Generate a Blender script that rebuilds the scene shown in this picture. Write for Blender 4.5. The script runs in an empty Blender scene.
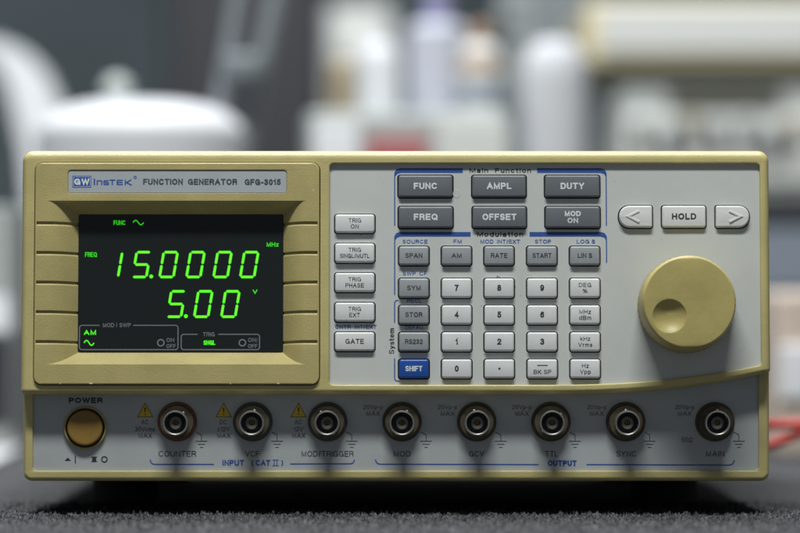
import bpy, bmesh, math, random
import numpy as np
from mathutils import Vector
from mathutils.geometry import tessellate_polygon
random.seed(7); rng = np.random.default_rng(7)
R = math.radians
S = 0.0004            # metres per front-panel unit
D = 3250.0            # camera distance in the same units (1.3 m)
scene = bpy.context.scene
COL = scene.collection

# ------------------------------------------------------------------ materials
def mat(name, col, rough=0.5, metal=0.0, bump=0.0, bscale=2500, var=0.0, vscale=60, emit=None, estr=1.0, spec=0.5, dist=0.00005, col2=None, coat=0):
    m = bpy.data.materials.new(name); m.use_nodes = True
    nt = m.node_tree; b = nt.nodes['Principled BSDF']
    b.inputs['Base Color'].default_value = (*col, 1)
    b.inputs['Roughness'].default_value = rough
    b.inputs['Metallic'].default_value = metal
    b.inputs['Specular IOR Level'].default_value = spec
    b.inputs['Coat Weight'].default_value = coat
    tc = nt.nodes.new('ShaderNodeTexCoord')
    if bump:
        n = nt.nodes.new('ShaderNodeTexNoise'); n.inputs['Scale'].default_value = bscale; n.inputs['Detail'].default_value = 3
        bp = nt.nodes.new('ShaderNodeBump'); bp.inputs['Strength'].default_value = bump; bp.inputs['Distance'].default_value = dist
        nt.links.new(tc.outputs['Object'], n.inputs['Vector'])
        nt.links.new(n.outputs['Fac'], bp.inputs['Height']); nt.links.new(bp.outputs['Normal'], b.inputs['Normal'])
    if var:
        n = nt.nodes.new('ShaderNodeTexNoise'); n.inputs['Scale'].default_value = vscale; n.inputs['Detail'].default_value = 8
        n.inputs['Roughness'].default_value = 0.7
        nt.links.new(tc.outputs['Object'], n.inputs['Vector'])
        r = nt.nodes.new('ShaderNodeValToRGB')
        c2 = col2 or tuple(c * (1 - var) for c in col)
        r.color_ramp.elements[0].position = 0.34; r.color_ramp.elements[0].color = (*c2, 1)
        r.color_ramp.elements[1].position = 0.60; r.color_ramp.elements[1].color = (*col, 1)
        nt.links.new(n.outputs['Fac'], r.inputs['Fac']); nt.links.new(r.outputs['Color'], b.inputs['Base Color'])
        rr_ = nt.nodes.new('ShaderNodeMapRange'); rr_.inputs['To Min'].default_value = min(1, rough + .12); rr_.inputs['To Max'].default_value = max(0.05, rough - .06)
        nt.links.new(n.outputs['Fac'], rr_.inputs['Value']); nt.links.new(rr_.outputs['Result'], b.inputs['Roughness'])
    if emit:
        b.inputs['Emission Color'].default_value = (*emit, 1); b.inputs['Emission Strength'].default_value = estr
    return m

M = dict(
    frame=mat('yellowed_plastic', (0.51, 0.438, 0.192), 0.36, bump=0.55, bscale=1600, var=0.17, vscale=38, dist=0.00016),
    module=mat('yellowed_plastic_fascia', (0.425, 0.357, 0.148), 0.46, bump=0.5, bscale=1400, var=0.17, vscale=44, dist=0.00016),
    knob=mat('yellowed_plastic_knob', (0.43, 0.36, 0.13), 0.42, bump=0.5, bscale=1700, var=0.16, vscale=60, dist=0.0001),
    cover=mat('cover_paint', (0.42, 0.40, 0.30), 0.5, bump=0.2, var=0.1),
    panel=mat('grey_panel_film', (0.53, 0.545, 0.53), 0.42, bump=0.12, bscale=2600, var=0.07, vscale=35),
    lower=mat('silver_panel_film', (0.42, 0.44, 0.45), 0.38, bump=0.15, bscale=2600, var=0.10, vscale=30),
    plate=mat('brushed_name_plate', (0.44, 0.47, 0.50), 0.35, metal=0.15, bump=0.3, bscale=2200, var=0.08, vscale=90),
    keyl=mat('light_key_plastic', (0.65, 0.66, 0.66), 0.38, bump=0.1, var=0.07, vscale=120),
    keym=mat('mid_grey_key_plastic', (0.31, 0.325, 0.34), 0.38, bump=0.1, var=0.10, vscale=120),
    keyd=mat('dark_grey_key_plastic', (0.135, 0.148, 0.165), 0.36, bump=0.1, var=0.12, vscale=120),
    keyb=mat('blue_key_plastic', (0.012, 0.07, 0.33), 0.33, bump=0.1, var=0.1, vscale=120),
    ink=mat('black_ink', (0.022, 0.026, 0.032), 0.6),
    inkf=mat('thin_grey_ink', (0.05, 0.053, 0.057), 0.6),
    inkm=mat('soft_black_ink', (0.045, 0.048, 0.052), 0.6),
    inkb=mat('blue_ink', (0.02, 0.075, 0.31), 0.55),
    inkw=mat('white_ink', (0.66, 0.68, 0.70), 0.55),
    inkg=mat('grey_screen_print', (0.17, 0.18, 0.20), 0.6),
    inkd=mat('dark_slate_ink', (0.05, 0.058, 0.075), 0.6),
    yellow=mat('warning_yellow_ink', (0.62, 0.40, 0.01), 0.5),
    window=mat('smoked_display_window', (0.010, 0.0135, 0.0145), 0.30, bump=0.04, bscale=300, spec=0.45),
    glow=mat('lit_green_segment', (0.02, 0.10, 0.01), 0.4, emit=(0.07, 1.0, 0.01), estr=0.95),
    glow2=mat('lit_green_core', (0.02, 0.10, 0.01), 0.4, emit=(0.20, 1.0, 0.03), estr=1.08),
    glowd=mat('dim_green_legend', (0.02, 0.10, 0.01), 0.4, emit=(0.03, 0.72, 0.008), estr=0.9),
    dark=mat('dark_gap', (0.005, 0.005, 0.006), 0.6),
    rubber=mat('rubber', (0.02, 0.02, 0.02), 0.8),
    button=mat('amber_push_button', (0.24, 0.14, 0.025), 0.5, bump=0.3, bscale=1500, var=0.18, vscale=140, dist=0.0001),
    steel=mat('nickel_plate', (0.55, 0.54, 0.51), 0.36, metal=1, bump=0.1, bscale=1200, var=0.12, vscale=200),
    tarnish=mat('tarnished_nickel', (0.10, 0.085, 0.055), 0.55, metal=0.5, bump=0.25, bscale=1200, var=0.3, vscale=240),
    insul=mat('dark_insulator', (0.035, 0.037, 0.037), 0.5),
    insul2=mat('inner_insulator', (0.10, 0.10, 0.09), 0.45),
    brass=mat('brass_contact', (0.35, 0.22, 0.08), 0.35, metal=1),
    redring=mat('red_brown_washer', (0.25, 0.055, 0.03), 0.45, metal=0.3),
    bluering=mat('blue_grey_washer', (0.06, 0.085, 0.11), 0.4, metal=0.5),
)

# ------------------------------------------------------------------ mesh helpers
def mk(name, V, F, m, parent=None, smooth=32, mats=None, fm=None):
    me = bpy.data.meshes.new(name)
    me.from_pydata([tuple(v) for v in V], [], F)
    bm = bmesh.new(); bm.from_mesh(me)
    bmesh.ops.remove_doubles(bm, verts=bm.verts, dist=1e-7)
    bmesh.ops.recalc_face_normals(bm, faces=bm.faces)
    bm.to_mesh(me); bm.free()
    for mm in ([m] if mats is None else mats): me.materials.append(mm)
    if smooth:
        me.shade_smooth(); me.set_sharp_from_angle(angle=R(smooth))
    o = bpy.data.objects.new(name, me); COL.objects.link(o)
    if smooth:
        wn = o.modifiers.new('weighted_normals', 'WEIGHTED_NORMAL'); wn.keep_sharp = True
    if parent: o.parent = parent
    return o

class G:
    """collects polygons for one mesh"""
    def __init__(s): s.V = []; s.F = []
    def poly(s, pts):
        i = len(s.V); s.V += list(pts); s.F.append(list(range(i, i + len(pts))))
    def loft(s, rings, cap0=False, cap1=True, closed=True):
        n = len(rings[0]); i = len(s.V)
        for r in rings: s.V += list(r)
        for k in range(len(rings) - 1):
            for j in range(n if closed else n - 1):
                a = i + k * n + j; b = i + k * n + (j + 1) % n
                s.F.append([a, b, b + n, a + n])
        if cap1: s.F.append([i + (len(rings) - 1) * n + j for j in range(n)])
        if cap0: s.F.append([i + j for j in range(n)][::-1])
    def holed(s, loops2d, fn):
        pts = [[Vector((p[0], p[1], 0)) for p in lp] for lp in loops2d]
        flat = [p for lp in loops2d for p in lp]
        i = len(s.V); s.V += [fn(*p) for p in flat]
        for t in tessellate_polygon(pts): s.F.append([i + k for k in t])
    def box(s, x0, x1, y0, y1, z0, z1, b=0.0):
        if b <= 0:
            r0 = [(x0, y0), (x1, y0), (x1, y1), (x0, y1)]
            s.loft([[(x, y, z0) for x, y in r0], [(x, y, z1) for x, y in r0]], True, True)
        else:
            def ring(t, z): return [(x, y, z) for x, y in rr(x0 + t, y0 + t, x1 - t, y1 - t, max(b * 1.6 - t, 1e-5))]
            s.loft([ring(b, z0), ring(b * .3, z0 + b * .3), ring(0, z0 + b), ring(0, z1 - b), ring(b * .3, z1 - b * .3), ring(b, z1)], True, True)
    def build(s, name, m, parent=None, smooth=32): return mk(name, s.V, s.F, m, parent, smooth)

def rr(u0, v0, u1, v1, r, n=4):
    if not isinstance(r, (tuple, list)): r = (r,) * 4
    out = []
    for (cx, cy, a0, q) in ((u0 + r[0], v0 + r[0], 180, r[0]), (u1 - r[1], v0 + r[1], 270, r[1]), (u1 - r[2], v1 - r[2], 0, r[2]), (u0 + r[3], v1 - r[3], 90, r[3])):
        for k in range(n + 1):
            a = R(a0 + 90 * k / n); out.append((cx + q * math.cos(a), cy + q * math.sin(a)))
    return out
def circ(cu, cv, r, n=48, ph=0): return [(cu + r * math.cos(2 * math.pi * k / n + ph), cv + r * math.sin(2 * math.pi * k / n + ph)) for k in range(n)]

KT = 0.0766; TH = math.atan(KT)
def dep(v): return 4 + (v - 150) * KT
SX = 1 - 13 / D
def UP(u, v, h=0):      # upper fascia, leaning: its foot stands further out
    d = dep(v); z = 225 - (v - 290) * (1 - d / D)
    return ((u - 400) * SX * S, (-d - h * math.cos(TH)) * S, (z + h * math.sin(TH)) * S)
def LO(u, v, h=0): return ((u - 400) * S, -h * S, (515 - v) * S)

# ------------------------------------------------------------------ flat printing
def arc0(cx, cy, rx, ry, a0, a1, n=9): return [(cx + rx * math.cos(math.radians(a0 + (a1 - a0) * k / n)), cy + ry * math.sin(math.radians(a0 + (a1 - a0) * k / n))) for k in range(n + 1)]
X_ = .70   # height of small letters
def _o(w, h, x=0): return arc0(x + w / 2, h / 2, w / 2, h / 2, 90, 450, 20)
# glyph: (width, [strokes]); a grotesque sans drawn as centre lines, capital height 1
GL = {
 'A': (.78, [[(0, 0), (.39, 1), (.78, 0)], [(.13, .33), (.65, .33)]]),
 'B': (.66, [[(0, 0), (0, 1), (.40, 1)] + arc0(.40, .76, .22, .24, 90, -90)[1:] + [(0, .52)], [(.40, .52)] + arc0(.40, .26, .26, .26, 90, -90)[1:] + [(0, 0)]]),
 'C': (.74, [arc0(.38, .5, .38, .5, 42, 318, 18)]),
 'D': (.70, [[(0, 0), (0, 1), (.32, 1)] + arc0(.32, .5, .38, .5, 90, -90, 14)[1:] + [(0, 0)]]),
 'E': (.60, [[(.60, 1), (0, 1), (0, 0), (.60, 0)], [(0, .52), (.54, .52)]]),
 'F': (.56, [[(.56, 1), (0, 1), (0, 0)], [(0, .50), (.48, .50)]]),
 'G': (.76, [arc0(.38, .5, .38, .5, 45, 340, 18) + [(.75, .46), (.44, .46)], [(.75, .46), (.76, 0)]]),
 'H': (.66, [[(0, 0), (0, 1)], [(.66, 0), (.66, 1)], [(0, .52), (.66, .52)]]),
 'I': (.0, [[(0, 0), (0, 1)]]),
 'K': (.66, [[(0, 0), (0, 1)], [(.62, 1), (0, .38)], [(.22, .58), (.68, 0)]]),
 'L': (.52, [[(0, 1), (0, 0), (.52, 0)]]),
 'M': (.78, [[(0, 0), (0, 1), (.39, .04), (.78, 1), (.78, 0)]]),
 'N': (.66, [[(0, 0), (0, 1), (.66, 0), (.66, 1)]]),
 'O': (.80, [arc0(.40, .5, .40, .5, 90, 450, 24)]),
 'P': (.62, [[(0, 0), (0, 1), (.38, 1)] + arc0(.38, .735, .24, .265, 90, -90)[1:] + [(0, .47)]]),
 'Q': (.80, [arc0(.40, .5, .40, .5, 90, 450, 24), [(.48, .22), (.80, -.04)]]),
 'R': (.66, [[(0, 0), (0, 1), (.40, 1)] + arc0(.40, .75, .23, .25, 90, -90)[1:] + [(0, .50)], [(.40, .50), (.60, .36), (.64, 0)]]),
 'S': (.62, [arc0(.31, .75, .29, .25, 25, 270, 12) + arc0(.31, .25, .31, .25, 90, -155, 12)[1:]]),
 'T': (.66, [[(0, 1), (.66, 1)], [(.33, 1), (.33, 0)]]),
 'U': (.66, [[(0, 1), (0, .32)] + arc0(.33, .32, .33, .32, 180, 360, 12)[1:] + [(.66, 1)]]),
 'V': (.72, [[(0, 1), (.36, 0), (.72, 1)]]),
 'W': (1.04, [[(0, 1), (.25, 0), (.52, .96), (.79, 0), (1.04, 1)]]),
 'X': (.70, [[(0, 1), (.70, 0)], [(0, 0), (.70, 1)]]),
 'Y': (.72, [[(0, 1), (.36, .45), (.72, 1)], [(.36, .45), (.36, 0)]]),
 'Z': (.64, [[(0, 1), (.64, 1), (0, 0), (.64, 0)]]),
 '0': (.52, [arc0(.26, .5, .26, .5, 90, 450, 22)]),
 '1': (.26, [[(0, .72), (.12, .78), (.24, 1), (.24, 0)]]),
 '2': (.52, [arc0(.26, .72, .26, .28, 172, -30, 12) + [(.02, .06), (0, 0), (.53, 0)]]),
 '3': (.54, [arc0(.25, .75, .24, .25, 160, -85, 12), arc0(.25, .27, .28, .27, 85, -165, 12)]),
 '4': (.56, [[(.42, 0), (.42, 1), (0, .27), (.58, .27)]]),
 '5': (.54, [[(.50, 1), (.10, 1), (.05, .50)] + arc0(.26, .32, .27, .32, 130, -155, 14)]),
 '6': (.54, [arc0(.27, .31, .26, .31, 90, 450, 18), arc0(.30, .40, .30, .60, 50, 185, 12)]),
 '7': (.52, [[(0, 1), (.52, 1), (.28, .55), (.17, 0)]]),
 '8': (.54, [arc0(.27, .76, .22, .24, 90, 450, 18), arc0(.27, .26, .27, .26, 90, 450, 18)]),
 '9': (.54, [arc0(.27, .69, .26, .31, 90, 450, 18), arc0(.24, .60, .30, .60, -130, 5, 12)]),
 '.': (.06, [[(0, 0), (.09, 0)]]), '-': (.28, [[(0, .36), (.28, .36)]]), '/': (.30, [[(0, -.02), (.30, 1.02)]]),
 '(': (.16, [arc0(.34, .45, .34, .62, 125, 235, 8)]), ')': (.16, [arc0(-.18, .45, .34, .62, 55, -55, 8)]),
 '|': (.0, [[(0, -.1), (0, 1.1)]]), '%': (.80, [arc0(.16, .76, .15, .22, 90, 450, 14), arc0(.64, .24, .15, .22, 90, 450, 14), [(.60, 1), (.20, 0)]]),
 '\u00b1': (.5, [[(0, .55), (.5, .55)], [(.25, .85), (.25, .28)], [(0, .06), (.5, .06)]]),
 '\u2022': (.30, [[(0, .5), (.30, .5)]]),
 '\u03a9': (.74, [[(0, 0), (.24, 0), (.20, .16)] + arc0(.37, .56, .36, .44, 235, -55, 16) + [(.50, 0), (.74, 0)]]),
 'a': (.46, [arc0(.24, .50, .21, .20, 165, 0, 8) + [(.45, 0)], arc0(.22, .20, .22, .20, 70, 400, 14)]),
 'c': (.46, [arc0(.25, .35, .25, .35, 48, 312, 12)]),
 'd': (.50, [_o(.50, X_), [(.50, 1), (.50, 0)]]),
 'e': (.50, [[(.02, .37), (.49, .37)] + arc0(.25, .35, .25, .35, 5, 315, 14)]),
 'i': (.0, [[(0, 0), (0, X_)], [(0, .88), (0, 1)]]),
 'k': (.44, [[(0, 0), (0, 1)], [(.40, X_), (0, .26)], [(.14, .40), (.46, 0)]]),
 'l': (.0, [[(0, 0), (0, 1)]]),
 'm': (.76, [[(0, 0), (0, X_)], arc0(.19, .47, .19, .23, 180, 0, 8) + [(.38, 0)], arc0(.57, .47, .19, .23, 180, 0, 8) + [(.76, 0)]]),
 'n': (.44, [[(0, 0), (0, X_)], arc0(.22, .46, .22, .24, 180, 0, 8) + [(.44, 0)]]),
 'o': (.50, [_o(.50, X_)]),
 'p': (.50, [_o(.50, X_), [(0, X_), (0, -.28)]]),
 'r': (.26, [[(0, 0), (0, X_)], arc0(.22, .44, .22, .24, 180, 80, 6)]),
 's': (.42, [arc0(.21, .53, .19, .17, 25, 270, 9) + arc0(.21, .18, .21, .18, 90, -155, 9)[1:]]),
 't': (.24, [[(.10, .92), (.10, .12), (.24, .0)], [(0, X_), (.24, X_)]]),
 'u': (.44, [[(0, X_), (0, .24)] + arc0(.22, .24, .22, .24, 180, 360, 8), [(.44, X_), (.44, 0)]]),
 'y': (.46, [[(0, X_), (.23, 0)], [(.46, X_), (.18, -.16), (.06, -.28)]]),
 'z': (.42, [[(0, X_), (.42, X_), (0, 0), (.42, 0)]]),
}
class Ink:
    def __init__(s): s.P = []; s.Fc = []; s.dh = []; s.mi = []; s.cur = 0; s.z = 0
    def poly(s, pts):
        i = len(s.P); s.P += pts; s.Fc.append(list(range(i, i + len(pts)))); s.dh += [s.z] * len(pts); s.mi.append(s.cur)
    def text(s, t, u0, u1, vc, cap, bold=0.0, rot=False):
        wgt = cap * (.165 + bold * 3.0)              # stroke weight
        H = cap - wgt; gap = .17 + (wgt / cap) * 1.0
        tot = 0
        for ch in t: tot += (.42 if ch == ' ' else GL[ch][0] + gap)
        tot -= gap
        sx = (u1 - u0 - wgt) / max(tot, .05) if tot > .05 else 1
        if len(t) == 1: sx = min(sx, cap * 1.25)
        x = 0; off = (u1 - u0) / 2 - tot * sx / 2; zz = s.z; n = 0
        for ch in t:
            if ch == ' ': x += .42; continue
            w, st = GL[ch]
            for pl in st:
                s.z = zz + (n % 5) * .03; n += 1
                pts = []
                for px, py in pl:
                    X = off + (x + px) * sx; Y = wgt / 2 + py * H
                    if rot: pts.append((vc + cap / 2 - Y, u1 - X))
                    else: pts.append((u0 + X, vc + cap / 2 - Y))
                cl = abs(pts[0][0] - pts[-1][0]) + abs(pts[0][1] - pts[-1][1]) < 1e-4 * cap
                if cl: pts = pts[:-1]
                else:
                    def ext(a, b, e):
                        dx, dy = a[0] - b[0], a[1] - b[1]; l = math.hypot(dx, dy) or 1; return (a[0] + dx / l * e, a[1] + dy / l * e)
                    e = wgt * .48; pts = [ext(pts[0], pts[1], e)] + pts[1:-1] + [ext(pts[-1], pts[-2], e)]
                s.stroke(pts, wgt, cl)
            x += w + gap
        s.z = zz
    def ctext(s, t, uc, vc, cap, w, bold=0.0): s.text(t, uc - w / 2, uc + w / 2, vc, cap, bold)
    def stroke(s, pts, w, closed=False):
        n = len(pts); L = []; Rr = []
        def nn(p, q):
            dx, dy = q[0] - p[0], q[1] - p[1]; l = math.hypot(dx, dy) or 1; return (-dy / l, dx / l)
        for k in range(n):
            if closed: a, b = pts[k - 1], pts[(k + 1) % n]
            else: a, b = pts[max(k - 1, 0)], pts[min(k + 1, n - 1)]
            p = pts[k]
            n1 = nn(a, p) if a != p else nn(p, b); n2 = nn(p, b) if b != p else n1
            mx, my = n1[0] + n2[0], n1[1] + n2[1]; l = math.hypot(mx, my) or 1; mx /= l; my /= l
            k_ = w / 2 / max(0.42, mx * n1[0] + my * n1[1])
            L.append((p[0] + mx * k_, p[1] + my * k_)); Rr.append((p[0] - mx * k_, p[1] - my * k_))
        for k in range(n if closed else n - 1):
            j = (k + 1) % n; s.poly([L[k], L[j], Rr[j], Rr[k]])
    def disc(s, u, v, r, n=20): s.poly(circ(u, v, r, n))
    def build(s, name, fn, h, m, parent, m2=None):
        me = bpy.data.meshes.new(name); me.from_pydata([fn(u, v, h + d) for (u, v), d in zip(s.P, s.dh)], [], s.Fc)
        me.materials.append(m)
        if m2: me.materials.append(m2); me.polygons.foreach_set('material_index', s.mi)
        # every print faces outward
        bm = bmesh.new(); bm.from_mesh(me)
        for f in bm.faces:
            f.normal_update()
            if f.normal.y > 0: f.normal_flip()
        bm.to_mesh(me); bm.free()
        o = bpy.data.objects.new(name, me); COL.objects.link(o); o.parent = parent
        return o

def arc(cu, cv, r, a0, a1, n=6): return [(cu + r * math.cos(R(a0 + (a1 - a0) * k / n)), cv + r * math.sin(R(a0 + (a1 - a0) * k / n))) for k in range(n + 1)]

# ------------------------------------------------------------------ the instrument
dev = bpy.data.objects.new('function_generator', None); COL.objects.link(dev)
dev['label'] = 'beige benchtop function generator with green digital display, keypad, knob and eight sockets'
dev['category'] = 'function generator'

# cover (the case behind the fascia)
g = G()
prof = rr(27, 155, 765, 477, 5, 4)
g.loft([[((u - 400) * S, y, (515 - v) * S) for u, v in prof] for y in (0.012, 0.3)], True, True)
cover = g.build('cover', M['cover'], dev)
for fx in (110, 680):
    for fy in (0.075, 0.27):
        g = G()
        prof = [(0.0135, 0.0), (0.0145, 0.001), (0.0135, 0.0128), (0.0125, 0.0152)]
        g.loft([[((fx - 400) * S + r * math.cos(2 * math.pi * k / 32), fy + r * math.sin(2 * math.pi * k / 32), z) for k in range(32)] for r, z in prof], True, True)
        g.build('foot', M['rubber'], dev)

# upper frame
def curve_v(u, base): return base - (22 * ((u - 540) / 230) ** 2.4 if u > 540 else 0)
def outline(ts, tt, tb, n=6, m=40):
    u0, u1, v0 = 21.3 + ts, 770.0 - ts, 150.3 + tt
    t = max(ts, tt); rt = max(10.5 - t, 2.0); rb = max(4.5 - ts * .5, 1.2)
    P = arc(u0 + rt, v0 + rt, rt, 180, 270, n) + arc(u1 - rt, v0 + rt, rt, 270, 360, n)
    vb = curve_v(u1 - rb, 394.0) - tb
    P += arc(u1 - rb, vb - rb, rb, 0, 80, n)
    for k in range(1, m):
        u = u1 - rb + (u0 + 2 * rb - (u1 - rb)) * k / m
        P.append((u, curve_v(u, 394.0) - tb))
    P += arc(u0 + rb, 394.0 - tb - rb, rb, 90, 180, n)
    return P
def opening(t=0, n=4, m=40):
    u0, u1, v0 = 329.5 - t, 760.6 + t, 163.6 - t; r = 4.0 + t
    P = arc(u0 + r, v0 + r, r, 180, 270, n) + arc(u1 - r, v0 + r, r, 270, 360, n)
    vb = curve_v(u1 - r, 384.6) + t
    P += arc(u1 - r, vb - r, r, 0, 75, n)
    for k in range(1, m):
        u = u1 - r + (u0 + r - (u1 - r)) * k / m
        P.append((u, curve_v(u, 384.6) + t))
    P += arc(u0 + r, 384.6 + t - r, r, 90, 180, n)
    return P
MODX0, MODX1, MODV0, MODV1 = 34.8, 319.4, 163.0, 384.6
g = G(); rings = []
prof = [(0, -62)]
for k in range(9):
    a = R(90 * k / 8); prof.append((1 - math.cos(a), -7.0 * (1 - math.sin(a))))
for f, h in prof:
    rings.append([UP(u, v, h) for u, v in outline(6.0 * f, 8.5 * f, 5.0 * f)])
g.loft(rings, False, False)
oin = outline(6.0, 8.5, 5.0)
op = opening(1.3); mo = rr(MODX0 - 1.0, MODV0 - 1.0, MODX1 + 1.0, MODV1 + 1.0, 9.0, 8)
g.holed([oin, op, mo], lambda u, v: UP(u, v, 0))
g.loft([[UP(u, v, h) for u, v in opening(t)] for t, h in ((1.3, 0), (0.7, -0.3), (0.2, -0.9), (0, -1.6), (0, -7))], False, False)
g.loft([[UP(u, v, h) for u, v in rr(MODX0 - t, MODV0 - t, MODX1 + t, MODV1 + t, 8 + t, 8)] for t, h in ((1.0, 0), (0.7, -0.4), (0.6, -6))], False, False)
g.build('front_frame', M['frame'], dev, 40)

# display surround (raised fascia with tapered recess)
g = G()
NP = (67.6, 170.6, 286.6, 193.2)
FH = 3.2
ro = lambda t: rr(MODX0 + t, MODV0 + t, MODX1 - t, MODV1 - t, max(8 - t, 3), 8)
g.loft([[UP(u, v, h) for u, v in ro(t)] for t, h in ((0, -8), (0, FH - 1.3), (0.35, FH - .45), (1.2, FH))], False, False)
U0, U1 = 36.0, MODX1 - 1.2
RX0, RX1, RV0, RV1 = 46.5, 306.0, 201.0, 364.5
WX0, WX1, WV0, WV1 = 77.5, 282.3, 213.4, 351.4
WD = -15.0
o12 = ro(1.2)
ridge = [222.0, 251.6, 281.2, 310.8, 340.6]
NL = 36.6; NR = MODX1 - 1.8      # outer ends of the grooves
# flat face with two holes: name plate and the area RV0..RV1 x NL..NR
npl = lambda t: rr(NP[0] - t, NP[1] - t, NP[2] + t, NP[3] + t, 2.6 + t, 4)
def area_loop():
    L = [(NL, RV0), (NR, RV0), (NR, RV1), (NL, RV1)]
    return L
g.holed([o12, npl(0.8), area_loop()], lambda u, v: UP(u, v, FH))
g.loft([[UP(u, v, h) for u, v in npl(t)] for t, h in ((0.8, FH), (0.2, FH - .3), (0, FH - 1.6))], False, False)
g.poly([UP(u, v, FH - 1.6) for u, v in npl(0)])
# recess facets
q = lambda *P: g.poly([UP(*p) for p in P])
NW = 9; tt_ = [i / NW for i in range(NW + 1)]
wf = lambda t: t ** 1.75
def wing(side, t): return (RX0 + (WX0 - RX0) * t) if side == 0 else (RX1 + (WX1 - RX1) * t)
def wh(t): return FH + (WD - FH) * wf(t)
def vt(t): return RV0 + (WV0 - RV0) * wf(t)
def vb_(t): return RV1 + (WV1 - RV1) * wf(t)
g.poly([UP(wing(0, t), vt(t), wh(t)) for t in tt_] + [UP(wing(1, t), vt(t), wh(t)) for t in tt_[::-1]])
g.poly([UP(wing(0, t), vb_(t), wh(t)) for t in tt_] + [UP(wing(1, t), vb_(t), wh(t)) for t in tt_[::-1]])
for side in (0, 1):
    a, b = (NL, RX0) if side == 0 else (NR, RX1)
    v1, v2 = WV0, WV1
    us = [(a, FH)] + [(wing(side, t), wh(t)) for t in tt_]
    tops = [RV0] + [vt(t) for t in tt_]; bots = [RV1] + [vb_(t) for t in tt_]
    for c in range(len(us) - 1):
        (ua, ha), (ub, hb) = us[c], us[c + 1]
        if c < len(us) - 2: q((ua, tops[c], ha), (ub, tops[c + 1], hb), (ub, v1, hb), (ua, v1, ha)); q((ua, v2, ha), (ub, v2, hb), (ub, bots[c + 1], hb), (ua, bots[c], ha))
        else: q((ua, tops[c], ha), (ub, v1, hb), (ua, v1, ha)); q((ua, v2, ha), (ub, v2, hb), (ua, bots[c], ha))
        # shingled grooves: level, drop, rounded lower lip
        lv = [(v1, 0)]
        for rv in ridge: lv += [(rv - .5, 0), (rv, -.5), (rv + .2, -2.3), (rv + 2.1, -2.1), (rv + 3.3, -.5), (rv + 4.2, 0)]
        lv.append((v2, 0))
        for (va, da), (vb, db) in zip(lv, lv[1:]):
            q((ua, va, ha + da), (ub, va, hb + da), (ub, vb, hb + db), (ua, vb, ha + db))
    for rv in ridge: q((a, rv - .5, FH), (a, rv, FH - .5), (a, rv + .2, FH - 2.3), (a, rv + 2.1, FH - 2.1), (a, rv + 3.3, FH - .5), (a, rv + 4.2, FH))
surround = g.build('display_surround', M['module'], dev, 30)

# name plate with its printing
g = G(); nn_ = rr(NP[0] + .4, NP[1] + .4, NP[2] - .4, NP[3] - .4, 2.3, 4)
g.loft([[UP(u, v, FH - 1.5) for u, v in nn_], [UP(u, v, FH - 1.0) for u, v in nn_]], False, True)
plate = g.build('name_plate', M['plate'], dev)
k = Ink()
k.text('FUNCTION', 142.8, 182.6, 182.0, 6.0, 0.022); k.text('GENERATOR', 187.6, 237.0, 182.1, 6.0, 0.022); k.text('GFG-3015', 244.4, 280.6, 182.3, 6.0, 0.024)
k.build('lettering', UP, FH - .9, M['inkd'], plate)
k = Ink()
k.poly(rr(72.0, 176.0, 90.8, 187.9, .3, 1))
def P_(pts, w=1.25): k.stroke(pts, w)
# INSTEK drawn with square strokes
t0, t1, b0 = 179.2, 181.0, 185.4
P_([(94.0, t0 - .2), (94.0, b0)], 1.5)
P_([(96.9, b0), (96.9, t1 + .1), (101.0, t1 + .1), (101.4, t1 + .6), (101.4, b0)])
P_([(108.2, t1 + .1), (103.8, t1 + .1), (103.5, 182.9), (107.9, 183.1), (108.0, 184.8), (103.2, 184.8)])
P_([(108.9, t1 - .6), (115.0, t1 - .6)]); P_([(111.9, t1 - .6), (111.9, b0)])
P_([(122.6, t1 - .4), (117.0, t1 - .4), (117.0, 184.8), (122.6, 184.8)]); P_([(117.0, 182.7), (122.2, 182.7)])
P_([(125.0, t1 - .9), (125.0, b0)]); P_([(130.9, t1 - .9), (126.0, 182.9), (131.4, b0 + .1)])
k.stroke(circ(134.8, 177.8, 1.5, 14), .45, True); k.text('R', 134.1, 135.5, 177.8, 1.7)
k.build('emblem', UP, FH - .9, M['inkb'], plate)
k = Ink()
k.text('GW', 73.8, 89.0, 182.0, 6.3, 0.03)
k.stroke(rr(73.0, 177.0, 89.8, 186.9, .5, 1), .35, True)
k.build('emblem_lettering', UP, FH - .84, M['inkw'], plate)

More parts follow.
